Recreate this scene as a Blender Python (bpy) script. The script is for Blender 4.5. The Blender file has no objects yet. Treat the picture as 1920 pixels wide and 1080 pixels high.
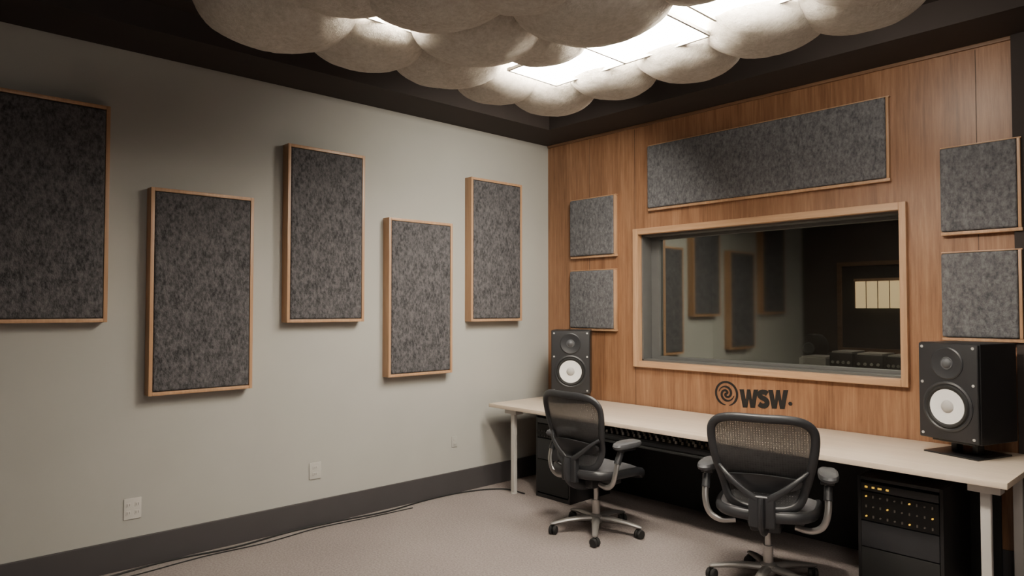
import bpy, bmesh, math, random
from mathutils import Vector, Matrix, Euler
from mathutils import noise as mnoise
random.seed(4)
C = bpy.context.scene.collection
R = math.radians
PI = math.pi
# ------------------------------------------------------------------ camera
F = 1291.0; TH = R(1.64); YAW = R(47.1); CAM = Vector((4.737, -4.891, 1.6))
fw = Vector((-math.sin(YAW), math.cos(YAW), 0)); rt = Vector((math.cos(YAW), math.sin(YAW), 0)); up = Vector((0, 0, 1))
def ray(px, py):
    u = (px-960)/F; v = (540-py)/F
    return rt*u + fw*(math.cos(TH)-v*math.sin(TH)) + up*(math.sin(TH)+v*math.cos(TH))
def onX(px, py, x=0.0):
    d = ray(px, py); return CAM + d*((x-CAM.x)/d.x)
def onY(px, py, y=0.0):
    d = ray(px, py); return CAM + d*((y-CAM.y)/d.y)
def onZ(px, py, z=0.0):
    d = ray(px, py); return CAM + d*((z-CAM.z)/d.z)
cd = bpy.data.cameras.new('camera'); cam = bpy.data.objects.new('camera', cd); C.objects.link(cam)
cam.location = CAM; cam.rotation_euler = (R(90)+TH, 0, YAW); cd.lens = F/1920*36; cd.sensor_width = 36; cd.clip_start = 0.02
bpy.context.scene.camera = cam

# ------------------------------------------------------------------ materials
def nt(name):
    m = bpy.data.materials.new(name); m.use_nodes = True
    t = m.node_tree; p = t.nodes['Principled BSDF']; return m, t, p
def N(t, typ, **kw):
    n = t.nodes.new(typ)
    for k, v in kw.items():
        if k in n.inputs: n.inputs[k].default_value = v
        else: setattr(n, k, v)
    return n
def coords(t, scale=(1,1,1)):
    tc = N(t, 'ShaderNodeTexCoord'); mp = N(t, 'ShaderNodeMapping'); mp.inputs['Scale'].default_value = scale
    t.links.new(tc.outputs['Object'], mp.inputs['Vector']); return mp.outputs['Vector']
def ramp(t, fac, stops):
    r = N(t, 'ShaderNodeValToRGB'); e = r.color_ramp.elements
    while len(e) < len(stops): e.new(0.5)
    for i, (p, c) in enumerate(stops): e[i].position = p; e[i].color = (*c, 1)
    t.links.new(fac, r.inputs['Fac']); return r.outputs['Color']
def noise(t, vec, scale, detail=3, rough=.5):
    n = N(t, 'ShaderNodeTexNoise'); n.inputs['Scale'].default_value = scale; n.inputs['Detail'].default_value = detail
    n.inputs['Roughness'].default_value = rough; t.links.new(vec, n.inputs['Vector']); return n.outputs['Fac']
def bump(t, p, h, strength, dist=.01):
    b = N(t, 'ShaderNodeBump'); b.inputs['Strength'].default_value = strength; b.inputs['Distance'].default_value = dist
    t.links.new(h, b.inputs['Height']); t.links.new(b.outputs['Normal'], p.inputs['Normal'])
def mat(name, col, rough=.5, metal=0., var=.12, scale=12, bmp=0., sc=(1,1,1), emit=0):
    m, t, p = nt(name); v = coords(t, sc); f = noise(t, v, scale)
    lo = tuple(c*(1-var) for c in col); hi = tuple(min(1, c*(1+var)) for c in col)
    t.links.new(ramp(t, f, [(.3, lo), (.7, hi)]), p.inputs['Base Color'])
    p.inputs['Roughness'].default_value = rough; p.inputs['Metallic'].default_value = metal
    if bmp: bump(t, p, f, bmp)
    if emit:
        p.inputs['Emission Color'].default_value = (*col, 1); p.inputs['Emission Strength'].default_value = emit
    return m
def wood(name, dark, mid, light, axis='z', rough=.4, planks=0, sp_=(.38, .53, .67)):
    m, t, p = nt(name)
    sc = {'z': (1, 1, .05), 'x': (.05, 1, 1)}[axis]
    v = coords(t, sc); a = noise(t, v, 55, 6, .7); b = noise(t, coords(t, tuple(s*1.0 for s in sc)), 11, 3)
    v2 = coords(t, (1, 1, .18) if axis == 'z' else (.18, 1, 1)); c = noise(t, v2, 9, 2)
    mx = N(t, 'ShaderNodeMath', operation='MULTIPLY_ADD'); t.links.new(a, mx.inputs[0]); mx.inputs[1].default_value = .55
    mb = N(t, 'ShaderNodeMath', operation='MULTIPLY_ADD'); t.links.new(b, mb.inputs[0]); mb.inputs[1].default_value = .3
    mc = N(t, 'ShaderNodeMath', operation='MULTIPLY'); t.links.new(c, mc.inputs[0]); mc.inputs[1].default_value = .15
    t.links.new(mc.outputs[0], mb.inputs[2]); t.links.new(mb.outputs[0], mx.inputs[2])
    fac = mx.outputs[0]
    if planks:
        tc = N(t, 'ShaderNodeTexCoord'); sp = N(t, 'ShaderNodeSeparateXYZ'); t.links.new(tc.outputs['Object'], sp.inputs[0])
        dv = N(t, 'ShaderNodeMath', operation='DIVIDE'); t.links.new(sp.outputs['X'], dv.inputs[0]); dv.inputs[1].default_value = planks
        fl = N(t, 'ShaderNodeMath', operation='FLOOR'); t.links.new(dv.outputs[0], fl.inputs[0])
        wn = N(t, 'ShaderNodeTexWhiteNoise', noise_dimensions='1D'); t.links.new(fl.outputs[0], wn.inputs['W'])
        ad = N(t, 'ShaderNodeMath', operation='MULTIPLY_ADD'); t.links.new(wn.outputs['Value'], ad.inputs[0]); ad.inputs[1].default_value = .05
        t.links.new(fac, ad.inputs[2]); fac = ad.outputs[0]
    col = ramp(t, fac, [(sp_[0], dark), (sp_[1], mid), (sp_[2], light)])
    t.links.new(col, p.inputs['Base Color']); p.inputs['Roughness'].default_value = rough
    bump(t, p, a, .08, .004)
    return m
def felt(name, dark, light, bs, sc=(1,1,.6)):
    m, t, p = nt(name); v = coords(t, sc)
    a = noise(t, v, 70, 5, .62); b = noise(t, v, 26, 2)
    ad = N(t, 'ShaderNodeMath', operation='MULTIPLY_ADD'); t.links.new(a, ad.inputs[0]); ad.inputs[1].default_value = .72
    mb = N(t, 'ShaderNodeMath', operation='MULTIPLY'); t.links.new(b, mb.inputs[0]); mb.inputs[1].default_value = .28
    t.links.new(mb.outputs[0], ad.inputs[2])
    t.links.new(ramp(t, ad.outputs[0], [(.35, dark), (.65, light)]), p.inputs['Base Color'])
    p.inputs['Roughness'].default_value = .95; bump(t, p, ad.outputs[0], bs, .018); return m
M = {}
M['wall'] = mat('grey_wall_paint', (.375, .370, .338), .75, var=.02, scale=3)
M['dark'] = mat('dark_brown_paint', (.028, .020, .017), .8, var=.1, scale=4)
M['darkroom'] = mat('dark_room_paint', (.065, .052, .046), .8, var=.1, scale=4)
M['base'] = mat('charcoal_baseboard', (.052, .048, .050), .5, var=.05, scale=5)
M['woodwall'] = wood('walnut_wall_veneer', (.150, .070, .034), (.262, .130, .066), (.385, .212, .118), planks=.145, sp_=(.37, .53, .70))
M['oak'] = wood('oak_frame', (.36, .20, .105), (.45, .265, .145), (.55, .345, .205))
M['oakx'] = wood('oak_frame_horizontal', (.38, .215, .115), (.47, .28, .155), (.57, .36, .21), axis='x')
M['trimw'] = wood('walnut_top_trim', (.14, .07, .035), (.20, .11, .06), (.27, .155, .09), axis='x')
M['desk'] = wood('pale_birch_desktop', (.60, .49, .385), (.66, .55, .435), (.72, .61, .495), axis='x', rough=.35)
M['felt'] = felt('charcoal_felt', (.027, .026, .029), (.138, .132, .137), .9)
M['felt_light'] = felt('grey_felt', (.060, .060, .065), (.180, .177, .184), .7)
def cloudmat():
    m, t, p = nt('cream_wool_felt'); v = coords(t)
    a = noise(t, v, 40, 7, .76); b = noise(t, v, 9, 2)
    ad = N(t, 'ShaderNodeMath', operation='MULTIPLY_ADD'); t.links.new(a, ad.inputs[0]); ad.inputs[1].default_value = .8
    mb = N(t, 'ShaderNodeMath', operation='MULTIPLY'); t.links.new(b, mb.inputs[0]); mb.inputs[1].default_value = .2
    t.links.new(mb.outputs[0], ad.inputs[2])
    t.links.new(ramp(t, ad.outputs[0], [(.33, (.56, .51, .43)), (.67, (.81, .76, .68))]), p.inputs['Base Color'])
    p.inputs['Roughness'].default_value = 1; p.inputs['Specular IOR Level'].default_value = .05
    bump(t, p, ad.outputs[0], .8, .025); return m
M['cloud'] = cloudmat()
def carpetmat():
    m, t, p = nt('taupe_carpet'); v = coords(t)
    a = noise(t, v, 80, 4, .7); b = noise(t, v, 1.2, 2)
    ad = N(t, 'ShaderNodeMath', operation='MULTIPLY_ADD'); t.links.new(a, ad.inputs[0]); ad.inputs[1].default_value = .82
    mb = N(t, 'ShaderNodeMath', operation='MULTIPLY'); t.links.new(b, mb.inputs[0]); mb.inputs[1].default_value = .18
    t.links.new(mb.outputs[0], ad.inputs[2])
    t.links.new(ramp(t, ad.outputs[0], [(.32, (.155, .130, .123)), (.68, (.325, .280, .266))]), p.inputs['Base Color'])
    p.inputs['Roughness'].default_value = 1; bump(t, p, a, .6, .008); return m
M['carpet'] = carpetmat()
M['black'] = mat('satin_black', (.011, .011, .012), .38, var=.1)
M['matte'] = mat('matte_black', (.009, .009, .009), .7, var=.1)
M['plastic'] = mat('graphite_plastic', (.022, .023, .026), .42, var=.08)
M['baffle'] = mat('black_baffle', (.015, .015, .017), .5, var=.08)
M['pad'] = mat('grey_arm_pad', (.075, .078, .085), .5, var=.08)
M['seat'] = mat('grey_seat_weave', (.095, .095, .102), .7, var=.15, scale=90)
M['metal'] = mat('brushed_aluminium', (.42, .41, .40), .32, .9, var=.05)
M['basem'] = mat('satin_grey_base', (.26, .25, .24), .42, .5, var=.05)
M['white'] = mat('white_cone', (.80, .79, .77), .5, var=.03)
M['greyc'] = mat('grey_dust_cap', (.42, .41, .39), .45, var=.05)
M['leg'] = mat('off_white_steel', (.50, .48, .45), .4, var=.03)
M['plate'] = mat('ivory_plastic', (.54, .52, .48), .45, var=.02)
M['plate_dim'] = mat('painted_plate', (.43, .42, .385), .6, var=.02)
M['slot'] = mat('grey_slot', (.16, .155, .14), .6, var=.02)
M['jamb'] = mat('grey_jamb', (.095, .095, .092), .55, var=.05)
M['logo'] = mat('black_vinyl', (.004, .004, .004), .7, var=.05)
M['amber'] = mat('amber_light', (1.0, .58, .06), .5, var=.02, emit=.7)
M['paper'] = mat('warm_lit_paper', (1.0, .74, .40), .6, var=.05, emit=1.1)
M['knob'] = mat('grey_knob', (.20, .18, .155), .4, var=.1)
M['dimknob'] = mat('dim_grey_knob', (.07, .07, .07), .4, var=.1)
M['light'] = mat('luminous_diffuser', (1.0, .90, .76), .6, var=.01, emit=105)
M['lframe'] = mat('luminaire_frame', (.45, .43, .4), .5, var=.03)
def meshmat():
    m, t, p = nt('woven_chair_mesh'); tc = N(t, 'ShaderNodeTexCoord'); sp = N(t, 'ShaderNodeSeparateXYZ')
    t.links.new(tc.outputs['Object'], sp.inputs[0])
    def wave(ax, per):
        ml = N(t, 'ShaderNodeMath', operation='MULTIPLY'); t.links.new(sp.outputs[ax], ml.inputs[0]); ml.inputs[1].default_value = 2*PI/per
        sn = N(t, 'ShaderNodeMath', operation='SINE'); t.links.new(ml.outputs[0], sn.inputs[0]); return sn.outputs[0]
    ma = N(t, 'ShaderNodeMath', operation='MULTIPLY_ADD'); t.links.new(wave('X', .014), ma.inputs[0]); ma.inputs[1].default_value = .05
    mb = N(t, 'ShaderNodeMath', operation='MULTIPLY_ADD'); t.links.new(wave('Z', .013), mb.inputs[0]); mb.inputs[1].default_value = .035; mb.inputs[2].default_value = .905
    t.links.new(mb.outputs[0], ma.inputs[2])
    t.links.new(ma.outputs[0], p.inputs['Alpha'])
    f = noise(t, tc.outputs['Object'], 40)
    t.links.new(ramp(t, f, [(.3, (.027, .027, .028)), (.7, (.043, .043, .044))]), p.inputs['Base Color'])
    p.inputs['Roughness'].default_value = .6; return m
M['mesh'] = meshmat()
def glassmat():
    m, t, p = nt('studio_glass'); t.nodes.remove(p); out = t.nodes['Material Output']
    g = N(t, 'ShaderNodeBsdfGlossy'); v = coords(t); f = noise(t, v, 2)
    t.links.new(ramp(t, f, [(.3, (.91, .97, .94)), (.7, (.94, .99, .96))]), g.inputs['Color'])
    g.inputs['Roughness'].default_value = .045
    tr = N(t, 'ShaderNodeBsdfTransparent'); tr.inputs['Color'].default_value = (.80, .80, .77, 1)
    lw = N(t, 'ShaderNodeFresnel'); lw.inputs['IOR'].default_value = 1.5
    ma = N(t, 'ShaderNodeMath', operation='MULTIPLY_ADD'); t.links.new(lw.outputs[0], ma.inputs[0]); ma.inputs[1].default_value = 1.0; ma.inputs[2].default_value = .20
    mx = N(t, 'ShaderNodeMixShader'); t.links.new(ma.outputs[0], mx.inputs[0]); t.links.new(tr.outputs[0], mx.inputs[1]); t.links.new(g.outputs[0], mx.inputs[2])
    t.links.new(mx.outputs[0], out.inputs['Surface']); return m
M['glass'] = glassmat()

# ------------------------------------------------------------------ mesh helpers
def box(bm, lo, hi, bev=0, seg=2, mtx=None):
    lo = Vector(lo); hi = Vector(hi); c = (lo+hi)/2; s = hi-lo
    r = bmesh.ops.create_cube(bm, size=1); vs = r['verts']
    bmesh.ops.scale(bm, vec=s, verts=vs); bmesh.ops.translate(bm, vec=c, verts=vs)
    if bev:
        es = list({e for v in vs for e in v.link_edges})
        bmesh.ops.bevel(bm, geom=es, offset=bev, segments=seg, affect='EDGES', profile=.6)
def sweep(bm, pts, ra, rb=None, n=10, closed=False, upv=None, cap=True):
    pts = [Vector(p) for p in pts]; L = len(pts); rings = []
    if not hasattr(ra, '__len__'): ra = [ra]*L
    if rb is None: rb = ra
    if not hasattr(rb, '__len__'): rb = [rb]*L
    prev = None
    for i in range(L):
        if closed: t = pts[(i+1) % L]-pts[i-1]
        else: t = pts[min(i+1, L-1)]-pts[max(i-1, 0)]
        t.normalize()
        if upv is not None: a = Vector(upv).cross(t)
        elif prev is None: a = t.orthogonal()
        else: a = prev - t*prev.dot(t)
        if a.length < 1e-5: a = t.orthogonal()
        a.normalize(); prev = a; b = t.cross(a)
        rings.append([bm.verts.new(pts[i]+a*(ra[i]*math.cos(2*PI*k/n))+b*(rb[i]*math.sin(2*PI*k/n))) for k in range(n)])
    for i in range(L if closed else L-1):
        A = rings[i]; B_ = rings[(i+1) % L]
        for k in range(n): bm.faces.new((A[k], A[(k+1) % n], B_[(k+1) % n], B_[k]))
    if cap and not closed:
        bm.faces.new(rings[0][::-1]); bm.faces.new(rings[-1])
def cyl(bm, a, b, r, r2=None, n=20):
    sweep(bm, [a, b], [r, r if r2 is None else r2], n=n)
def lathe(bm, prof, mtx, n=32):
    rings = []
    for r, z in prof:
        if r < 1e-5: rings.append([bm.verts.new(mtx @ Vector((0, 0, z)))])
        else: rings.append([bm.verts.new(mtx @ Vector((r*math.cos(2*PI*k/n), r*math.sin(2*PI*k/n), z))) for k in range(n)])
    for A, Q in zip(rings, rings[1:]):
        for k in range(n):
            k2 = (k+1) % n
            if len(A) == 1 and len(Q) == 1: continue
            if len(A) == 1: bm.faces.new((A[0], Q[k2], Q[k]))
            elif len(Q) == 1: bm.faces.new((A[k], A[k2], Q[0]))
            else: bm.faces.new((A[k], A[k2], Q[k2], Q[k]))
def catmull(P, closed=False, sub=6):
    P = [Vector(p) for p in P]; n = len(P); out = []
    for i in range(n if closed else n-1):
        g = (lambda k: P[k % n]) if closed else (lambda k: P[max(0, min(n-1, k))])
        p0, p1, p2, p3 = g(i-1), g(i), g(i+1), g(i+2)
        for s in range(sub):
            t = s/sub
            out.append(.5*((2*p1)+(p2-p0)*t+(2*p0-5*p1+4*p2-p3)*t*t+(3*p1-p0-3*p2+p3)*t**3))
    if not closed: out.append(P[-1])
    return out
def obj(name, bm, m, parent=None, loc=None, rot=None, smooth=True, ang=35):
    bmesh.ops.recalc_face_normals(bm, faces=bm.faces[:])
    me = bpy.data.meshes.new(name); bm.to_mesh(me); bm.free(); me.materials.append(m)
    if smooth:
        for p in me.polygons: p.use_smooth = True
        me.set_sharp_from_angle(angle=R(ang))
    o = bpy.data.objects.new(name, me); C.objects.link(o)
    if parent: o.parent = parent
    if loc is not None: o.location = loc
    if rot is not None: o.rotation_euler = rot
    return o
def thing(name, label, cat, loc=(0,0,0), rz=0, group=None):
    o = bpy.data.objects.new(name, None); C.objects.link(o); o.location = loc; o.rotation_euler = (0, 0, rz)
    o.empty_display_size = .1
    o['label'] = label; o['category'] = cat
    if group: o['group'] = group
    return o
def tag(o, label, cat, group=None):
    o['label'] = label; o['category'] = cat
    if group: o['group'] = group
    return o
def struct(name, bm, m, parent=None, smooth=False):
    o = obj(name, bm, m, parent, smooth=smooth)
    if not parent: o['kind'] = 'structure'
    return o
def dup(root, loc, rz, label):
    r = root.copy(); C.objects.link(r); r.location = loc; r.rotation_euler = (0, 0, rz); r['label'] = label
    for ch in list(root.children):
        c = ch.copy(); C.objects.link(c); c.parent = r
        for g in list(ch.children):
            d = g.copy(); C.objects.link(d); d.parent = c
    return r
def B(): return bmesh.new()

# ------------------------------------------------------------------ room shell
XR, YR, ZT, ZC = 6.2, -5.3, 3.2, 3.5
b = B(); box(b, (-.1, YR-.1, -.1), (XR+.1, .12, 0)); struct('floor', b, M['carpet'])
b = B(); box(b, (-.1, YR-.1, ZC), (XR+.1, .12, ZC+.1)); struct('ceiling', b, M['dark'])
b = B(); box(b, (-.12, YR, 0), (0, 0, ZC)); struct('wall_left', b, M['wall'])
b = B(); box(b, (-.1, YR-.12, 0), (XR+.1, YR, ZC)); struct('wall_rear', b, M['darkroom'])
b = B(); box(b, (XR, YR, 0), (XR+.12, .12, ZC)); struct('wall_right', b, M['darkroom'])
wl = onY(1200, 560).x; wr = onY(1692, 560).x
wt = (onY(1195, 441).z+onY(1692, 391).z)/2; wb = (onY(1195, 677).z+onY(1692, 712).z)/2
XE = 3.80
b = B()
box(b, (0, 0, 0), (wl, .12, ZC)); box(b, (wr, 0, 0), (XE, .12, ZC)); box(b, (wl, 0, 0), (wr, .12, wb)); box(b, (wl, 0, wt), (wr, .12, ZC))
struct('wall_back', b, M['woodwall'])
b = B(); box(b, (XE, -.03, 0), (XR, .12, ZC)); struct('wall_back_dark', b, M['dark'])
b = B(); box(b, (0, YR, ZT), (.45, 0, ZC)); box(b, (.45, YR, ZT+.16), (.60, -.60, ZC)); struct('trim_1', b, M['dark'])
b = B(); box(b, (.45, -.45, ZT), (XR, 0, ZC)); box(b, (.45, -.60, ZT+.16), (XR, -.45, ZC)); struct('trim_2', b, M['dark'])
b = B(); box(b, (.01, -.02, ZT-.022), (XE, 0, ZT), .004); struct('trim_3', b, M['trimw'])
b = B()
for px in (1105, 1190, 1832):
    x = onY(px, 300).x; box(b, (x-.0015, -.001, .0), (x+.0015, .001, ZT-.03))
struct('trim_4', b, M['dark'])
b = B(); box(b, (0, YR, 0), (.018, 0, .185), .004); struct('baseboard_left', b, M['base'])
b = B(); box(b, (.018, -.018, 0), (XE, 0, .185), .004); struct('baseboard_back', b, M['base'])
# window
win = bpy.data.objects.new('window_1', None); C.objects.link(win); win.location = ((wl+wr)/2, 0, wb); win['kind'] = 'structure'
W2 = (wr-wl)/2; H = wt-wb; fr = .055
b = B()
box(b, (-W2-fr+.006, -.040, -fr+.01), (-W2+.006, .02, H+fr-.01), .004); box(b, (W2-.004, -.040, -fr+.01), (W2+fr-.016, .02, H+fr-.01), .004)
struct('window_frame', b, M['oak'], win)
b = B()
box(b, (-W2+.006, -.040, -fr+.01), (W2-.004, .02, 0.006), .004); box(b, (-W2+.006, -.040, H-.006), (W2-.004, .02, H+fr-.01), .004)
struct('window_frame', b, M['oakx'], win)
b = B(); dg = .17
box(b, (-W2, .02, 0), (-W2+.02, dg+.1, H)); box(b, (W2-.02, .02, 0), (W2, dg+.1, H)); box(b, (-W2, .02, 0), (W2, dg+.1, .02)); box(b, (-W2, .02, H-.02), (W2, dg+.1, H))
box(b, (-W2+.02, dg-.03, .02), (-W2+.10, dg+.03, H-.02), .003); box(b, (W2-.04, dg-.03, .02), (W2-.02, dg+.03, H-.02), .003)
box(b, (-W2+.09, dg-.03, .02), (W2-.04, dg+.03, .045), .003); box(b, (-W2+.09, dg-.03, H-.045), (W2-.04, dg+.03, H-.02), .003)
struct('window_jamb', b, M['jamb'], win)
b = B(); box(b, (-W2+.09, dg-.001, .04), (W2-.04, dg+.001, H-.04)); struct('window_pane', b, M['glass'], win)
CY = 3.2
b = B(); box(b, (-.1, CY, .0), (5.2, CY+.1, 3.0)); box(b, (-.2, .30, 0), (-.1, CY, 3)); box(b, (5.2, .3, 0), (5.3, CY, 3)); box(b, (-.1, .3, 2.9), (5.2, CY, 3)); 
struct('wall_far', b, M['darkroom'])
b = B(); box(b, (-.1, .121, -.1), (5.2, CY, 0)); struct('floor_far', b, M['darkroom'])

# ------------------------------------------------------------------ acoustic panels
def panel(label, loc, rz, w, h, d, fm, lip=.014, mode='full', group=None, name='acoustic_panel'):
    t = thing(name, label, 'acoustic panel', loc, rz, group)
    b = B()
    if mode == 'full':
        box(b, (-w/2, -d, 0), (-w/2+lip, 0, h), .002); box(b, (w/2-lip, -d, 0), (w/2, 0, h), .002)
        box(b, (-w/2+lip, -d, 0), (w/2-lip, 0, lip), .002); box(b, (-w/2+lip, -d, h-lip), (w/2-lip, 0, h), .002)
        i = lip
    else:
        box(b, (-w/2, -d+.012, -lip), (w/2+lip, 0, 0), .002); box(b, (w/2, -d+.008, 0), (w/2+lip*.8, 0, h), .002)
        box(b, (-w/2, -d+.016, h), (w/2+lip, 0, h+lip*.4), .002)
        i = 0
    box(b, (-w/2+i, -.012, i), (w/2-i, -.002, h-i))
    obj('panel_frame', b, fm, t)
    b = B(); box(b, (-w/2+i+.002, -d-.004, i+.002), (w/2-i-.002, -.013, h-i-.002), .016, 4)
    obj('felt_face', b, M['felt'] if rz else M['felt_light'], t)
    return t
D = .09
def lpanel(pxl, pxr, pt, pb, label, y0=None):
    a = onX(pxl, pt, D); c = onX(pxl, pb, D); e = onX(pxr, pt, D)
    ya = a.y if y0 is None else y0
    zt = a.z; zb = c.z
    panel(label, (0, (ya+e.y)/2, zb), R(90), e.y-ya, zt-zb, D, M['oak'], .022, group='framed felt panels on the grey wall')
def lpanel_r(pxr, pt, pb, w, label):
    a = onX(pxr, pt, D); c = onX(pxr, pb, D)
    panel(label, (0, a.y-w/2, c.z), R(90), w, a.z-c.z, D, M['oak'], .022, group='framed felt panels on the grey wall')
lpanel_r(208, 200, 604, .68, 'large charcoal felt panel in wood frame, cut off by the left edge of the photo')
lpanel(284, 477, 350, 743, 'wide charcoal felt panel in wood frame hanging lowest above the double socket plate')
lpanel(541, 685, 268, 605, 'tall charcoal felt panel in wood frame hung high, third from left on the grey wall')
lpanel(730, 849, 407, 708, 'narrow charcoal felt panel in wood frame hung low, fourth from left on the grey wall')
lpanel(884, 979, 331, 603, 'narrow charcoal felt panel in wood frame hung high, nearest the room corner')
def bpanel(pxl, pxr, ptr, pbr, label, d=.045):
    a = onY(pxl, ptr, -d); e = onY(pxr, ptr, -d); f = onY(pxr, pbr, -d)
    panel(label, ((a.x+e.x)/2, 0, f.z), 0, e.x-a.x, e.z-f.z, d, M['oak'], .02, 'shelf', 'felt panels on the wood wall')
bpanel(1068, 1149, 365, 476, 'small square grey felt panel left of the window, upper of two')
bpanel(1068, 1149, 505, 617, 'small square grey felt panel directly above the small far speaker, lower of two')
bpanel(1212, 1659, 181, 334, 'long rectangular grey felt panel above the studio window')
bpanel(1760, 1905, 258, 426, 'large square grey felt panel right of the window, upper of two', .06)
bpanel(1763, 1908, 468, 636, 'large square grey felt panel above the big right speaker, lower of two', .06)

# ------------------------------------------------------------------ logo
lg = thing('wall_logo', 'black spiral emblem and WSW lettering on the wood wall under the window', 'sign', (onY(1362, 738).x, 0, onY(1362, 738).z))
def ribbon(b, pts, w, y0=-.004, y1=.0):
    L = len(pts); rows = []
    for i, (p, ww) in enumerate(zip(pts, w)):
        t = (Vector(pts[min(i+1, L-1)])-Vector(pts[max(i-1, 0)])).normalized(); n = Vector((-t.y, t.x))*ww/2
        q = Vector(p); rows.append([b.verts.new((q.x+n.x, y0, q.y+n.y)), b.verts.new((q.x-n.x, y0, q.y-n.y)), b.verts.new((q.x-n.x, y1, q.y-n.y)), b.verts.new((q.x+n.x, y1, q.y+n.y))])
    for A, Bq in zip(rows, rows[1:]):
        for k in range(4): b.faces.new((A[k], A[(k+1) % 4], Bq[(k+1) % 4], Bq[k]))
    b.faces.new(rows[0]); b.faces.new(rows[-1][::-1])
b = B()
n = 90
arm = []
for i in range(n):
    f = i/(n-1); a = R(20)+f*R(330); r = .003+.062*f**.75
    arm.append((r*math.cos(a), r*math.sin(a)))
full = [(-x, -y) for x, y in arm[::-1]][:-1]+arm
L_ = len(full)
ribbon(b, full, [.0165*min(1, .2+6*i/L_, .2+6*(1-i/L_)) for i in range(L_)])
ring = [((.092-.004*i/79)*math.cos(R(-75+i*340/79)), (.092-.004*i/79)*math.sin(R(-75+i*340/79))) for i in range(80)]
ribbon(b, ring, [.0165*min(1, .3+6*i/80, .3+6*(1-i/80)) for i in range(80)])
obj('emblem', b, M['logo'], lg, smooth=False)
p0 = onY(1387, 750); p1 = onY(1477, 750); z1_ = onY(1388, 730).z; z0_ = onY(1388, 764).z; rise = (onY(1476, 767).z-z0_)
LWD = p1.x-p0.x; LH = z1_-z0_
def glyph(polys, ribs):
    b = B()
    def tr(u, v): return (p0.x+u*LWD-lg.location.x, z0_+v*LH+rise*u-lg.location.z)
    for poly in polys:
        f = [b.verts.new((tr(u, v)[0], -.004, tr(u, v)[1])) for u, v in poly]; g = [b.verts.new((tr(u, v)[0], 0, tr(u, v)[1])) for u, v in poly]
        n = len(poly)
        b.faces.new(f); b.faces.new(g[::-1])
        for k in range(n): b.faces.new((f[k], f[(k+1) % n], g[(k+1) % n], g[k]))
    for P_, wd in ribs:
        Q = [tr(u, v) for u, v in P_]; ribbon(b, Q, [wd]*len(Q))
    obj('letter', b, M['logo'], lg, smooth=False)
def Wp(u0, w):
    s = .092; m = u0+w/2
    return [(u0, 1), (u0+s, 1), (u0+w*.33, .40), (m-s*.36, 1), (m+s*.36, 1), (u0+w*.67, .40), (u0+w-s, 1), (u0+w, 1), (u0+w*.82, 0), (u0+w*.82-s*1.0, 0), (m, .52), (u0+w*.18+s*1.0, 0), (u0+w*.18, 0)]
glyph([Wp(0, .40)], [])
S = catmull([Vector((u, v, 0)) for u, v in [(.592, .78), (.545, .86), (.475, .86), (.435, .78), (.437, .66), (.48, .565), (.54, .49), (.580, .38), (.580, .24), (.540, .14), (.47, .14), (.415, .23)]], sub=6)
glyph([], [([(p.x, p.y) for p in S], LH*.27)])
glyph([Wp(.612, .40)], [])
q = onY(1482, 757)
b = B(); cyl(b, (q.x-lg.location.x, -.004, q.z-lg.location.z), (q.x-lg.location.x, .0, q.z-lg.location.z), .014); obj('dot', b, M['logo'], lg)

# ------------------------------------------------------------------ desk
DX0, DX1, DY, DZ, DT = .14, 3.92, -.90, .76, .032
dk = thing('long_desk', 'long pale wooden desk with off-white steel legs along the wood wall', 'desk', ((DX0+DX1)/2, DY/2, 0))
ox, oy = dk.location.x, dk.location.y
b = B(); box(b, (DX0-ox, DY-oy, DZ-DT), (DX1-ox, -.022-oy, DZ), .005); obj('desktop', b, M['desk'], dk)
def dleg(x, y):
    b = B(); X = x-ox; Y = y-oy
    box(b, (X-.023, Y-.017, .012), (X+.023, Y+.017, DZ-DT-.03), .006, 3)
    cyl(b, (X, Y, 0), (X, Y, .012), .028, n=20)
    box(b, (X-.07, Y-.045, DZ-DT-.045), (X+.07, Y+.045, DZ-DT-.001), .004)
    obj('leg', b, M['leg'], dk)
for x in (.36, 3.81):
    for y in (-.80, -.12): dleg(x, y)
for x in (.36, 3.81):
    b = B(); box(b, (x-.02-ox, -.76-oy, DZ-DT-.04), (x+.02-ox, -.16-oy, DZ-DT-.004), .003); obj('cross_rail', b, M['leg'], dk)
b = B(); box(b, (.45-ox, -.09-oy, .0), (3.72-ox, -.07-oy, DZ-DT-.002)); obj('under_desk_shade', b, M['matte'], dk)  # black board added to stand in for the deep shade under the desk
TX0, TX1 = 1.30, 2.75
b = B(); box(b, (TX0-ox, -.84-oy, .595), (TX1-ox, -.30-oy, .61), .003)
for x in (TX0, TX1-.012): box(b, (x-ox, -.84-oy, .60), (x+.012-ox, -.30-oy, DZ-DT-.001))
obj('pull_out_tray', b, M['matte'], dk)
mc = thing('mixing_console', 'black mixing console with rows of knobs on the tray under the desk', 'mixing console', (2.02, -.59, .61))
b = B(); w = 1.36
box(b, (-w/2, -.23, .0), (w/2, .22, .09), .004)
for v in b.verts:
    if v.co.z > .05 and v.co.y < 0: v.co.z -= .045
obj('body', b, M['black'], mc)
for r_ in range(3):
    for k in range(26):
        x = -w/2+.04+k*(w-.08)/25; y = -.20+r_*.055; z = .045+(y+.23)/.45*.045
        b = B(); cyl(b, (0, 0, 0), (0, 0, .020), .0095, .0075, 10)
        obj('knob', b, M['knob'] if (k+r_) % 3 else M['greyc'], mc, (x, y, z-.002))
b = B(); box(b, (-w/2+.01, -.236, .008), (w/2-.01, -.229, .035), .002); obj('front_strip', b, M['plastic'], mc)

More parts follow.
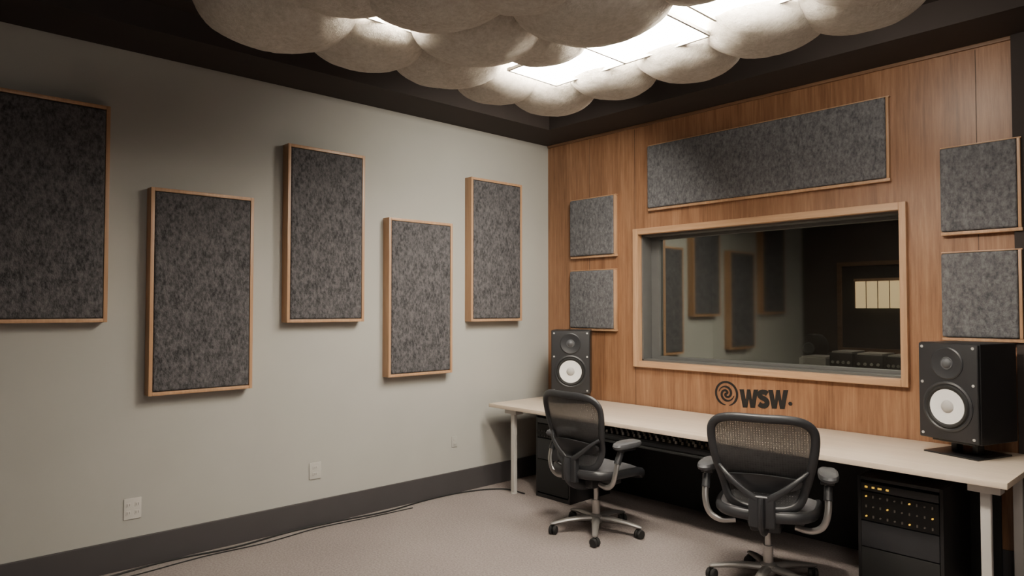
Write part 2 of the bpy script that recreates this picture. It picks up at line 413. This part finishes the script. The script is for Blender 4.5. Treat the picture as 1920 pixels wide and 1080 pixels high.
# ------------------------------------------------------------------ speakers
SW, SH, SD = .345, .555, .35
def speaker(label, loc, rz):
    t = thing('studio_speaker', label, 'speaker', loc, rz, 'studio monitor speakers')
    b = B(); box(b, (-SW/2, -SD/2+.02, 0), (SW/2, SD/2, SH), .008, 3); obj('cabinet', b, M['black'], t)
    yf = -SD/2
    b = B(); box(b, (-SW/2+.004, yf, .004), (SW/2-.004, yf+.022, SH-.004), .010, 3); obj('baffle', b, M['baffle'], t)
    def face(z, x=0): return Matrix.Translation((x, yf, z)) @ Matrix.Rotation(R(90), 4, 'X')
    b = B(); lathe(b, [(.142, -.002), (.142, .005), (.132, .009), (.124, .006), (.119, -.001)], face(.195), 48); obj('woofer_ring', b, M['plastic'], t)
    b = B(); lathe(b, [(.124, .004), (.116, .014), (.106, .013), (.096, .004), (.096, -.001)], face(.195), 48); obj('surround', b, M['matte'], t)
    b = B(); lathe(b, [(.098, .006), (.07, .003), (.04, .0015), (.03, .0012)], face(.195), 48); obj('woofer_cone', b, M['white'], t)
    b = B(); lathe(b, [(.036, .001), (.032, .008), (.022, .014), (.010, .017), (0, .018)], face(.195), 32); obj('dust_cap', b, M['greyc'], t)
    b = B(); lathe(b, [(.092, -.002), (.092, .004), (.085, .008), (.075, .006), (.055, .002), (.036, .0012)], face(.44), 48); obj('tweeter_waveguide', b, M['plastic'], t)
    b = B(); lathe(b, [(.036, .0012), (.034, .006), (.028, .006), (.024, .012), (.012, .018), (0, .020)], face(.44), 32); obj('tweeter_dome', b, M['pad'], t)
    for x in (-.145, .145):
        for z in (.03, .325, .53):
            b = B(); lathe(b, [(.008, -.001), (.008, .003), (.004, .004), (0, .003)], face(z, x), 12); obj('screw', b, M['greyc'], t)
    return t
def sstand(label, loc, rz):
    t = thing('speaker_stand', label, 'speaker stand', loc, rz, 'desktop speaker stands')
    b = B(); box(b, (-.155, -.16, .0), (.155, .15, .010), .003); obj('base_plate', b, M['black'], t)
    b = B(); box(b, (-.12, -.13, .072), (.12, .13, .084), .003); obj('top_plate', b, M['black'], t)
    for x in (-.06, .06):
        b = B(); box(b, (x-.016, -.03, .010), (x+.016, .03, .072), .004); obj('post', b, M['black'], t)
    return t
LS = (.54, -.252); RS = (3.60, -.25); SZ = DZ+.085
st0 = sstand('low black metal stand under the right speaker', (RS[0], RS[1], DZ), R(-18))
dup(st0, (LS[0], LS[1], DZ), R(38), 'low black metal stand under the far left speaker')
sp0 = speaker('large black studio speaker with white cone on the right end of the desk', (RS[0], RS[1], SZ), R(-18))
dup(sp0, (LS[0], LS[1], SZ), R(38), 'black studio speaker with white cone at the room corner end of the desk')

# ------------------------------------------------------------------ chairs
def mirror(h):
    return h + [(-x, z) for x, z in h[-2:0:-1]]
half = [(0, 1.0), (.13, 1.0), (.215, .985), (.262, .945), (.272, .885), (.262, .80), (.240, .70), (.212, .60), (.180, .525), (.11, .49), (0, .483)]
out2 = catmull([Vector((x, z, 0)) for x, z in mirror(half)], True, 5)
def yb(x, z):
    t = (z-.48)/.52
    return -.205 - .085*t - .02*t*t + .035*math.exp(-((z-.62)/.09)**2) + .05*(x/.27)**2
def halfw(z):
    best = 0
    for i in range(len(out2)):
        a, c = out2[i], out2[(i+1) % len(out2)]
        if (a.y-z)*(c.y-z) <= 0 and abs(a.y-c.y) > 1e-9:
            f = (z-a.y)/(c.y-a.y); best = max(best, abs(a.x+(c.x-a.x)*f))
    return best
def chair(label, loc, rz, base_rot):
    t = thing('office_chair', label, 'chair', loc, rz, 'mesh office chairs at the desk')
    b = B(); sweep(b, [(p.x, yb(p.x, p.y), p.y) for p in out2], .024, .016, 12, True, upv=(0, 1, 0)); obj('back_frame', b, M['plastic'], t)
    b = B(); rows = []
    for i in range(25):
        z = .485+(.997-.485)*i/24; hw = max(halfw(min(max(z, .486), .996)), .03)
        rows.append([b.verts.new((hw*(k/8-1), yb(hw*(k/8-1), z), z)) for k in range(17)])
    for A, Q in zip(rows, rows[1:]):
        for k in range(16): b.faces.new((A[k], A[k+1], Q[k+1], Q[k]))
    obj('back_mesh', b, M['mesh'], t)
    b = B()
    prof = catmull([Vector((x, 0, z)) for x, z in [(-.20, .665), (-.10, .68), (0, .685), (.10, .68), (.20, .665), (.205, .63), (.17, .605), (.08, .585), (0, .58), (-.08, .585), (-.17, .605), (-.205, .63)]], True, 3)
    f_ = [b.verts.new((p.x, yb(p.x, p.z)-.012, p.z)) for p in prof]; g_ = [b.verts.new((p.x*.96, yb(p.x, p.z)-.030, p.z)) for p in prof]
    n = len(prof)
    for k in range(n): b.faces.new((f_[k], f_[(k+1) % n], g_[(k+1) % n], g_[k]))
    b.faces.new(f_); b.faces.new(g_[::-1]); obj('lumbar_pad', b, M['plastic'], t)
    b = B()
    sweep(b, catmull([(0, -.04, .36), (0, -.16, .37), (0, -.255, .42), (0, -.272, .50), (0, -.262, .56)], sub=5), [.045]*21, [.022]*21, 12, upv=(1, 0, 0))
    for s in (-1, 1):
        P = catmull([(0, -.262, .53), (s*.05, -.268, .565), (s*.12, -.262, .615), (s*.185, -.245, .67), (s*.232, yb(.23, .71)-.01, .71)], sub=5)
        sweep(b, P, [.024-.014*i/(len(P)-1) for i in range(len(P))], [.012]*len(P), 10, upv=(0, 1, 0))
    box(b, (-.07, -.278, .40), (.07, -.235, .575), .015, 3)
    obj('back_support', b, M['plastic'], t)
    sh = [(0, .272), (.15, .268), (.225, .235), (.262, .15), (.266, 0), (.250, -.12), (.20, -.205), (.11, -.235), (0, -.24)]
    so = catmull([Vector((x, y, 0)) for x, y in mirror(sh)], True, 5)
    def zs_(x, y): return .462 + .016*(x/.26)**2 - .045*max(0, (y-.10)/.16)**2 + .012*max(0, (-y-.1)/.14)
    b = B(); sweep(b, [(p.x, p.y, zs_(p.x, p.y)-.018) for p in so], .020, .030, 10, True, upv=(0, 0, 1)); obj('seat_frame', b, M['plastic'], t)
    b = B(); top = []; bot = []
    K = 8
    for r_ in range(K+1):
        f = r_/K
        top.append([b.verts.new((p.x*f, p.y*f, zs_(p.x*f, p.y*f)+.036*(1-f**4))) for p in so] if r_ else [b.verts.new((0, 0, zs_(0, 0)+.036))])
        bot.append([b.verts.new((p.x*f, p.y*f, zs_(p.x*f, p.y*f)-.035*(1-f**6)-.012)) for p in so] if r_ else [b.verts.new((0, 0, zs_(0, 0)-.047))])
    n = len(so)
    for L_ in (top, bot):
        for k in range(n): b.faces.new((L_[0][0], L_[1][k], L_[1][(k+1) % n]))
        for r_ in range(1, K):
            for k in range(n): b.faces.new((L_[r_][k], L_[r_+1][k], L_[r_+1][(k+1) % n], L_[r_][(k+1) % n]))
    for k in range(n): b.faces.new((top[K][k], bot[K][k], bot[K][(k+1) % n], top[K][(k+1) % n]))
    obj('seat', b, M['seat'], t)
    b = B(); box(b, (-.085, -.13, .335), (.085, .12, .405), .02, 3); box(b, (-.20, -.05, .375), (.20, .05, .43), .015, 3)
    box(b, (-.12, .03, .33), (-.085, .06, .36), .008); obj('tilt_mechanism', b, M['plastic'], t)
    for s in (-1, 1):
        P = catmull([(s*.16, -.13, .39), (s*.24, -.15, .385), (s*.300, -.155, .42), (s*.325, -.150, .50), (s*.325, -.115, .60), (s*.322, -.06, .648)], sub=6)
        b = B(); sweep(b, P, [.018]*len(P), [.013]*len(P), 12, upv=(0, 1, 0)); obj('arm_bracket', b, M['metal'], t)
        b = B(); cyl(b, (s*.325, -.135, .555), (s*.325, -.100, .625), .023); box(b, (s*.322-.035, -.12, .636), (s*.322+.035, .02, .655), .005); obj('arm_collar', b, M['plastic'], t)
        b = B(); rings = []
        prof = [(0, .648), (.75, .648), (.95, .656), (1, .670), (.94, .685), (.75, .694), (0, .697)]
        for q_, z in prof:
            if q_ == 0: rings.append([b.verts.new((s*.322, -.03, z))]); continue
            ring = []
            for k in range(28):
                a = 2*PI*k/28; cx = math.copysign(abs(math.cos(a))**.75, math.cos(a)); sy = math.copysign(abs(math.sin(a))**.75, math.sin(a))
                ring.append(b.verts.new((s*.322+.054*q_*cx-s*.012*(sy)*q_, -.03+.138*q_*sy, z+.004*abs(cx))))
            rings.append(ring)
        for A, Q in zip(rings, rings[1:]):
            for k in range(28):
                k2 = (k+1) % 28
                if len(A) == 1: b.faces.new((A[0], Q[k2], Q[k]))
                elif len(Q) == 1: b.faces.new((A[k], A[k2], Q[0]))
                else: b.faces.new((A[k], A[k2], Q[k2], Q[k]))
        obj('arm_pad', b, M['pad'], t)
    b = B(); cyl(b, (0, 0, .11), (0, 0, .23), .028); cyl(b, (0, 0, .22), (0, 0, .34), .018); obj('gas_column', b, M['metal'], t)
    b = B(); lathe(b, [(0, .135), (.03, .135), (.045, .125), (.050, .09), (.038, .068), (0, .068)], Matrix(), 24)
    for k in range(5):
        a = base_rot-rz+2*PI*k/5; d = Vector((math.cos(a), math.sin(a), 0))
        P = [d*.03+Vector((0, 0, .103)), d*.12+Vector((0, 0, .104)), d*.22+Vector((0, 0, .094)), d*.31+Vector((0, 0, .078)), d*.332+Vector((0, 0, .074))]
        sweep(b, P, [.030, .027, .023, .019, .012], [.021, .019, .016, .012, .007], 12, upv=(0, 0, 1))
    obj('star_base', b, M['basem'], t)
    for k in range(5):
        a = base_rot-rz+2*PI*k/5; d = Vector((math.cos(a), math.sin(a), 0)); sw = a+R(55)
        b = B()
        for s in (-1, 1):
            mt = Matrix.Rotation(sw, 4, 'Z') @ Matrix.Translation((0, s*.016, .031)) @ Matrix.Rotation(R(90), 4, 'X')
            lathe(b, [(0, -.011), (.025, -.011), (.031, -.006), (.031, .006), (.025, .011), (0, .011)], mt, 22)
        cyl(b, Matrix.Rotation(sw, 3, 'Z') @ Vector((0, -.02, .03)), Matrix.Rotation(sw, 3, 'Z') @ Vector((0, .02, .03)), .009)
        cyl(b, (0, 0, .03), (0, 0, .072), .010)
        obj('caster', b, M['matte'], t, (d.x*.315, d.y*.315, 0))
    return t
chair('black mesh office chair nearer the room corner, seen from behind at an angle', (1.51, -1.07, 0), R(-4), R(-51.7))
chair('black mesh office chair nearest the camera, seen straight from behind, left of the big rack', (2.80, -1.07, 0), R(20), R(-79))

# ------------------------------------------------------------------ racks
def rack(label, x0, x1, yf, yb_, z1, kind, lit):
    t = thing('equipment_rack', label, 'equipment rack', ((x0+x1)/2, (yf+yb_)/2, 0)); w = (x1-x0)/2; d = (yb_-yf)/2
    b = B(); box(b, (-w, -d+.01, 0), (-w+.018, d, z1), .002); box(b, (w-.018, -d+.01, 0), (w, d, z1), .002)
    box(b, (-w+.018, -d+.01, z1-.018), (w-.018, d, z1)); box(b, (-w+.018, -d+.01, 0), (w-.018, d, .03)); box(b, (-w+.018, d-.01, .03), (w-.018, d, z1-.018))
    obj('cabinet', b, M['black'], t)
    fw_ = w-.02
    zt = z1-.03
    for i, hh in enumerate(kind):
        z0 = zt-hh
        b = B(); box(b, (-fw_, -d+.006, z0+.003), (fw_, -d+.16, zt-.003), .003); u = obj('rack_unit', b, M['plastic'] if i % 2 == 0 else M['matte'], t)
        if i < 2:
            rows = 1 if hh < .06 else 3
            for r_ in range(rows):
                nk = 10
                for k in range(nk):
                    x = -fw_+.03+k*(2*fw_-.06)/(nk-1); z = z0+hh*(r_+.5)/rows
                    if i == 0:
                        if k < 4 and lit:
                            b = B(); box(b, (-.007 if k != 2 else -.013, -.004, -.005), (.007, .002, .005), .001); obj('indicator_light', b, M['amber'], u, (x, -d+.005, z))
                    elif lit or r_ < 2:
                        b = B()
                        s = .0048 if lit else .006
                        if (k+r_) % 2 and lit: box(b, (-.0035, -.008, -.007), (.0035, .002, .007), .001)
                        else: lathe(b, [(s, 0), (s*.9, .010), (s*.4, .011), (0, .010)], Matrix.Rotation(R(90), 4, 'X'), 12)
                        mm = M['dimknob'] if not lit else (M['amber'] if (k*7+r_*3) % 6 == 0 else M['knob'])
                        obj('knob', b, mm, u, (x, -d+.006, z))
        zt = z0
    return t
rack('black equipment rack with amber lights and knobs under the right end of the desk', 3.14, 3.58, -.66, -.14, .62, [.05, .17, .15, .20], True)
rack('dark equipment rack under the left end of the desk behind the first chair', .54, .93, -.72, -.2, .70, [.05, .12, .18, .28], False)

# ------------------------------------------------------------------ outlets, cord
def plate(label, px0, px1, py0, py1, gangs, m, sm):
    a = onX(px0, (py0+py1)/2, .005); c = onX(px1, (py0+py1)/2, .005); zt = onX((px0+px1)/2, py0, .005).z; zb = onX((px0+px1)/2, py1, .005).z
    t = thing('wall_socket', label, 'wall socket', (0, (a.y+c.y)/2, zb), R(90)); w = (c.y-a.y); h = zt-zb
    b = B(); box(b, (-w/2, -.007, 0), (w/2, 0, h), .003, 3); obj('face_plate', b, m, t)
    for g in range(gangs):
        x = (g-(gangs-1)/2)*w/gangs
        for z in (h*.31, h*.69):
            b = B(); box(b, (x-w*.14 if gangs == 2 else x-w*.22, -.0095, z-h*.11), (x+w*.14 if gangs == 2 else x+w*.22, -.006, z+h*.11), .002)
            s = obj('receptacle', b, m, t)
            b = B(); e = w*.06
            box(b, (x-e-.002, -.0099, z-.006), (x-e+.001, -.009, z+.008)); box(b, (x+e-.001, -.0099, z-.006), (x+e+.002, -.009, z+.008)); obj('slot', b, sm, s)
plate('ivory double wall socket plate low on the grey wall, nearest the camera', 232, 265, 934, 973, 2, M['plate'], M['slot'])
plate('painted grey wall socket plate below the lower narrow panels', 580, 602, 867, 898, 1, M['plate_dim'], M['slot'])
plate('faint small socket plate on the grey wall near the desk', 847, 857, 818, 838, 1, M['wall'], M['plate_dim'])
def cord(name, label, pp, r):
    P = catmull([Vector((max(x, .018+r+.004), y, r+.001)) for x, y in pp], sub=6); b = B(); sweep(b, P, r, n=8)
    tag(obj(name, b, M['matte'], None), label, 'cord')
cord('audio_cable', 'black cable lying loose along the foot of the dark baseboard', [(.12, -4.3), (.10, -3.9), (.05, -3.5), (.09, -3.1), (.04, -2.7), (.05, -2.3), (.09, -1.9), (.04, -1.5), (.06, -1.1), (.20, -.8), (.45, -.76)], .006)
cord('power_cord', 'thin black power cord curving on the carpet beside the thicker cable', [(.30, -4.4), (.17, -4.1), (.16, -3.7), (.12, -3.3), (.14, -2.9), (.09, -2.5), (.12, -2.1), (.14, -1.7)], .004)

# ------------------------------------------------------------------ ceiling clouds and lights
def cloud_pos(px, pyb, a, c, zc):
    u = (px-960)/F; d = (fw+rt*u).normalized(); k = math.cos(math.atan(u))
    best = None
    for i in range(900):
        Dh = 1.2+i*.01
        e = math.atan2(zc-1.6, Dh); ext = math.sqrt((a*math.sin(e))**2+(c*math.cos(e))**2); dist = math.hypot(Dh, zc-1.6)
        lo = e-math.asin(min(.9, ext/dist)); v = math.tan(lo)/k
        py = 540-F*math.tan(math.atan(v)-TH)
        if best is None or abs(py-pyb) < best[0]: best = (abs(py-pyb), Dh)
    p = CAM+d*best[1]; return p.x, p.y
CL = [
 (520, 102, .36, .175, 2.95, 'leftmost cream felt cloud, nearest the framed panels'),
 (684, 137, .30, .145, 2.93, 'cream felt cloud second along the left edge of the canopy'),
 (838, 169, .31, .145, 2.94, 'cream felt cloud third along the left edge of the canopy'),
 (932, 198, .25, .130, 2.93, 'cream felt cloud fourth along the left edge, beside the corner one'),
 (1037, 218, .27, .135, 2.92, 'cream felt cloud at the far corner of the canopy, lowest in the photo'),
 (1152, 188, .26, .145, 2.93, 'brightly lit felt cloud right of the far corner one'),
 (1294, 157, .28, .150, 2.93, 'brightly lit felt cloud midway along the right edge of the canopy'),
 (1440, 109, .29, .150, 2.93, 'brightly lit felt cloud right of the ceiling light frame corner'),
 (1615, 65, .29, .145, 2.94, 'rightmost cream felt cloud at the end of the canopy'),
 (812, 66, .32, .150, 2.90, 'cream felt cloud left of centre, cut by the top of the photo'),
 (895, 128, .31, .145, 2.91, 'shaded cream felt cloud in the middle of the canopy'),
 (1015, 126, .25, .130, 2.94, 'small shaded felt cloud between the middle and the ceiling light'),
 (1110, 92, .35, .155, 2.88, 'widest cream felt cloud, hanging in front of the ceiling light'),
 (975, 32, .29, .145, 2.88, 'cream felt cloud at the top centre edge of the photo'),
 (1310, 12, .24, .140, 2.93, 'cream felt cloud at the top edge above the lit frame'),
 (1640, 10, .26, .140, 2.93, 'cream felt cloud at the top right edge of the photo'),
 (640, 36, .27, .145, 2.94, 'cream felt cloud above the second left one, at the top of the photo'),
]
for i, (px, pb, a, c, zc, lab) in enumerate(CL):
    x, y = cloud_pos(px, pb, a, c, zc)
    t = thing('felt_cloud', lab, 'ceiling cloud', (x, y, zc), random.uniform(0, 6), 'wool felt clouds under the ceiling')
    b = B(); nu, nv = 96, 56; rings = []
    ph = [random.uniform(0, 6) for _ in range(6)]; off = Vector((i*7.3, i*3.1, 0))
    for j in range(nv+1):
        th = PI*j/nv
        ring = []
        for k in range(nu):
            p_ = 2*PI*k/nu
            rr = 1+.012*math.sin(2*p_+ph[0]+th)+.006*math.sin(5*p_+ph[1]-3*th)
            sx = math.sin(th)**.90 if math.sin(th) > 0 else 0
            zz = math.cos(th)
            q = Vector((a*rr*sx*math.cos(p_), a*rr*sx*math.sin(p_), c*rr*zz*(1.25 if zz > 0 else 1)))
            f = 1+(.012*mnoise.noise(q*14+off)+.008*mnoise.noise(q*38+off))
            ring.append(q*f)
        rings.append(ring)
    V = [[b.verts.new(rings[0][0])]]+[[b.verts.new(q) for q in ring] for ring in rings[1:-1]]+[[b.verts.new(rings[-1][0])]]
    for A, Q in zip(V, V[1:]):
        for k in range(nu):
            k2 = (k+1) % nu
            if len(A) == 1: b.faces.new((A[0], Q[k], Q[k2]))
            elif len(Q) == 1: b.faces.new((A[k], Q[0], A[k2]))
            else: b.faces.new((A[k], Q[k], Q[k2], A[k2]))
    obj('felt_shell', b, M['cloud'], t, ang=180)
    b = B(); cyl(b, (0, 0, c*1.2), (0, 0, ZC-zc), .004, n=8); obj('suspension_wire', b, M['metal'], t)
def luminaire(label, x0, x1, y0, y1, z):
    t = thing('ceiling_light', label, 'ceiling light', ((x0+x1)/2, (y0+y1)/2, z)); w = (x1-x0)/2; d = (y1-y0)/2
    b = B(); s = .012
    box(b, (-w, -d, -.016), (w, -d+s, .0)); box(b, (-w, d-s, -.016), (w, d, .0)); box(b, (-w, -d+s, -.016), (-w+s, d-s, .0)); box(b, (w-s, -d+s, -.016), (w, d-s, .0))
    if w > .4: box(b, (-.006, -d+s, -.016), (.006, d-s, .0))
    box(b, (-w, -d, .10), (w, d, .112))
    obj('light_frame', b, M['lframe'], t)
    b = B(); box(b, (-w+s*.5, -d+s*.5, .0), (w-s*.5, d-s*.5, .10), .02, 3); obj('diffuser', b, M['light'], t)
    for x in (-w*.8, w*.8):
        b = B(); cyl(b, (x, 0, .11), (x, 0, ZC-z), .003, n=8); obj('suspension_wire', b, M['metal'], t)
luminaire('long glowing rectangular ceiling light with thin frame among the felt clouds', 2.07, 3.06, -2.45, -2.07, 2.87)
luminaire('glowing ceiling light strip showing between the left felt clouds', 2.08, 2.30, -3.5, -2.6, 2.90)
luminaire('glowing ceiling light right of the framed one, half hidden by clouds', 3.13, 3.70, -2.60, -2.12, 2.89)

# ------------------------------------------------------------------ control room contents
cdk = thing('control_desk', 'dark counter in the control room seen through the window', 'desk', (2.9, .75, 0))
b = B(); box(b, (-1.3, -.3, 1.02), (1.3, .45, 1.06), .004); obj('counter_top', b, M['black'], cdk)
for x in (-1.25, 1.21):
    b = B(); box(b, (x, -.28, 0), (x+.04, .43, 1.02)); obj('leg', b, M['matte'], cdk)
def gear(label, px0, px1, pyt, y, dd, light):
    a = onY(px0, pyt, y); c = onY(px1, pyt, y); t = thing('equipment_unit', label, 'audio equipment', ((a.x+c.x)/2, y+dd/2, 1.061), 0, 'equipment on the control room counter'); w = (c.x-a.x)/2; h = a.z-1.061
    b = B(); box(b, (-w, -dd/2, 0), (w, dd/2, h), .006); obj('case', b, M['plastic'] if not light else M['greyc'], t)
    b = B(); box(b, (-w+.01, -dd/2+.02, h), (w-.01, dd/2-.02, h+.012), .004); obj('lid', b, M['leg'], t)
    for k in range(4):
        b = B(); lathe(b, [(.012, 0), (.010, .012), (0, .013)], Matrix.Rotation(R(90), 4, 'X'), 12)
        obj('knob', b, M['greyc'], t, (-w*.7+k*w*.46, -dd/2, h*.62))
    b = B(); box(b, (-w*.8, -dd/2-.003, h*.3), (w*.0, -dd/2+.001, h*.40)); obj('display', b, M['paper'], t)
gear('pale low equipment unit on the control room counter, leftmost through the window', 1498, 1548, 670, .62, .3, True)
gear('equipment unit with knobs in the middle of the control room counter', 1555, 1598, 661, .62, .3, False)
gear('equipment unit right of the middle one on the control room counter', 1602, 1655, 665, .62, .3, False)
gear('rightmost equipment unit on the control room counter, by the window frame', 1660, 1700, 669, .62, .3, False)
a = onY(1527, 640, 1.0)
sk = thing('small_monitor', 'small round dark speaker standing on the control room counter behind the glass', 'speaker', (a.x, 1.0, 1.061))
b = B(); lathe(b, [(0, 0), (.09, 0), (.08, .015), (.02, .03), (.018, .10), (0, .10)], Matrix(), 24); obj('foot', b, M['black'], sk)
b = B(); lathe(b, [(0, .08), (.06, .09), (.10, .14), (.115, .20), (.10, .27), (.06, .31), (0, .32)], Matrix(), 28); obj('shell', b, M['matte'], sk)
b = B(); lathe(b, [(.05, 0), (.04, .012), (.02, .006), (0, .01)], Matrix.Translation((0, -.112, .20)) @ Matrix.Rotation(R(90), 4, 'X'), 24); obj('cone', b, M['pad'], sk)
a = onY(1572, 493, CY); c = onY(1760, 493, CY); e = onY(1572, 658, CY)
fwn = thing('framed_screen', 'dark framed opening on the far control room wall around the lit shade', 'frame', ((a.x+c.x)/2, CY, e.z)); w = (c.x-a.x)/2; h = a.z-e.z
b = B(); s = .045
box(b, (-w, -.05, 0), (-w+s, 0, h)); box(b, (w-s, -.05, 0), (w, 0, h)); box(b, (-w+s, -.05, 0), (w-s, 0, s)); box(b, (-w+s, -.05, h-s), (w-s, 0, h)); obj('frame', b, M['trimw'], fwn)
b = B(); box(b, (-w+s, -.02, s), (w-s, 0, h-s)); obj('dark_panel', b, M['matte'], fwn)
a = onY(1604, 528, CY-.12); c = onY(1715, 528, CY-.12); e = onY(1604, 578, CY-.12)
lp = thing('wall_lamp', 'glowing cream box lamp with divided shade seen through the window', 'lamp', ((a.x+c.x)/2, CY-.02, e.z)); w = (c.x-a.x)/2; h = a.z-e.z
b = B(); box(b, (-w, -.12, 0), (w, -.04, h), .01); obj('lamp_shade', b, M['paper'], lp)
b = B()
for k in range(6): x = -w+k*2*w/5; box(b, (x-.004, -.124, 0), (x+.004, -.118, h))
box(b, (-w-.01, -.126, h), (w+.01, -.03, h+.03)); box(b, (-w*.2, -.045, h*.3), (w*.2, .0, h*.7)); obj('lamp_frame', b, M['oak'], lp)

# ------------------------------------------------------------------ light
wd = bpy.data.worlds.new('world'); bpy.context.scene.world = wd; wd.use_nodes = True
wd.node_tree.nodes['Background'].inputs[0].default_value = (.9, .85, .8, 1); wd.node_tree.nodes['Background'].inputs[1].default_value = .04
def area(name, loc, tgt, sx, sy, e, col, spread=180):
    l = bpy.data.lights.new(name, 'AREA'); l.shape = 'RECTANGLE'; l.size = sx; l.size_y = sy; l.energy = e; l.color = col; l.spread = R(spread)
    o = bpy.data.objects.new(name, l); C.objects.link(o); o.location = loc
    o.rotation_euler = (Vector(tgt)-Vector(loc)).to_track_quat('-Z', 'Y').to_euler()
area('corner_wash_light', (2.0, -1.25, 3.12), (.1, -1.0, 1.2), .6, .6, 40, (1, .92, .79), 125)
area('wood_wall_wash_light', (3.35, -1.35, 3.14), (3.2, -.2, 1.4), .5, .3, 12, (1, .91, .78))
area('room_fill_light', (4.9, -3.4, 3.3), (2.0, -1.0, .2), 1.2, 1.2, 30, (1, .9, .78), 140)
area('rear_fill_light', (5.7, -5.0, 1.9), (2.8, -2.2, 2.6), 1.2, 1.2, 14, (1, .91, .80))  # unseen fill added behind the camera to lift the cloud undersides
area('control_room_fill', (2.5, 1.9, 2.85), (2.5, 1.5, 0), .8, .8, 14, (1, .90, .78))  # unseen dim fill added to brighten the room behind the glass
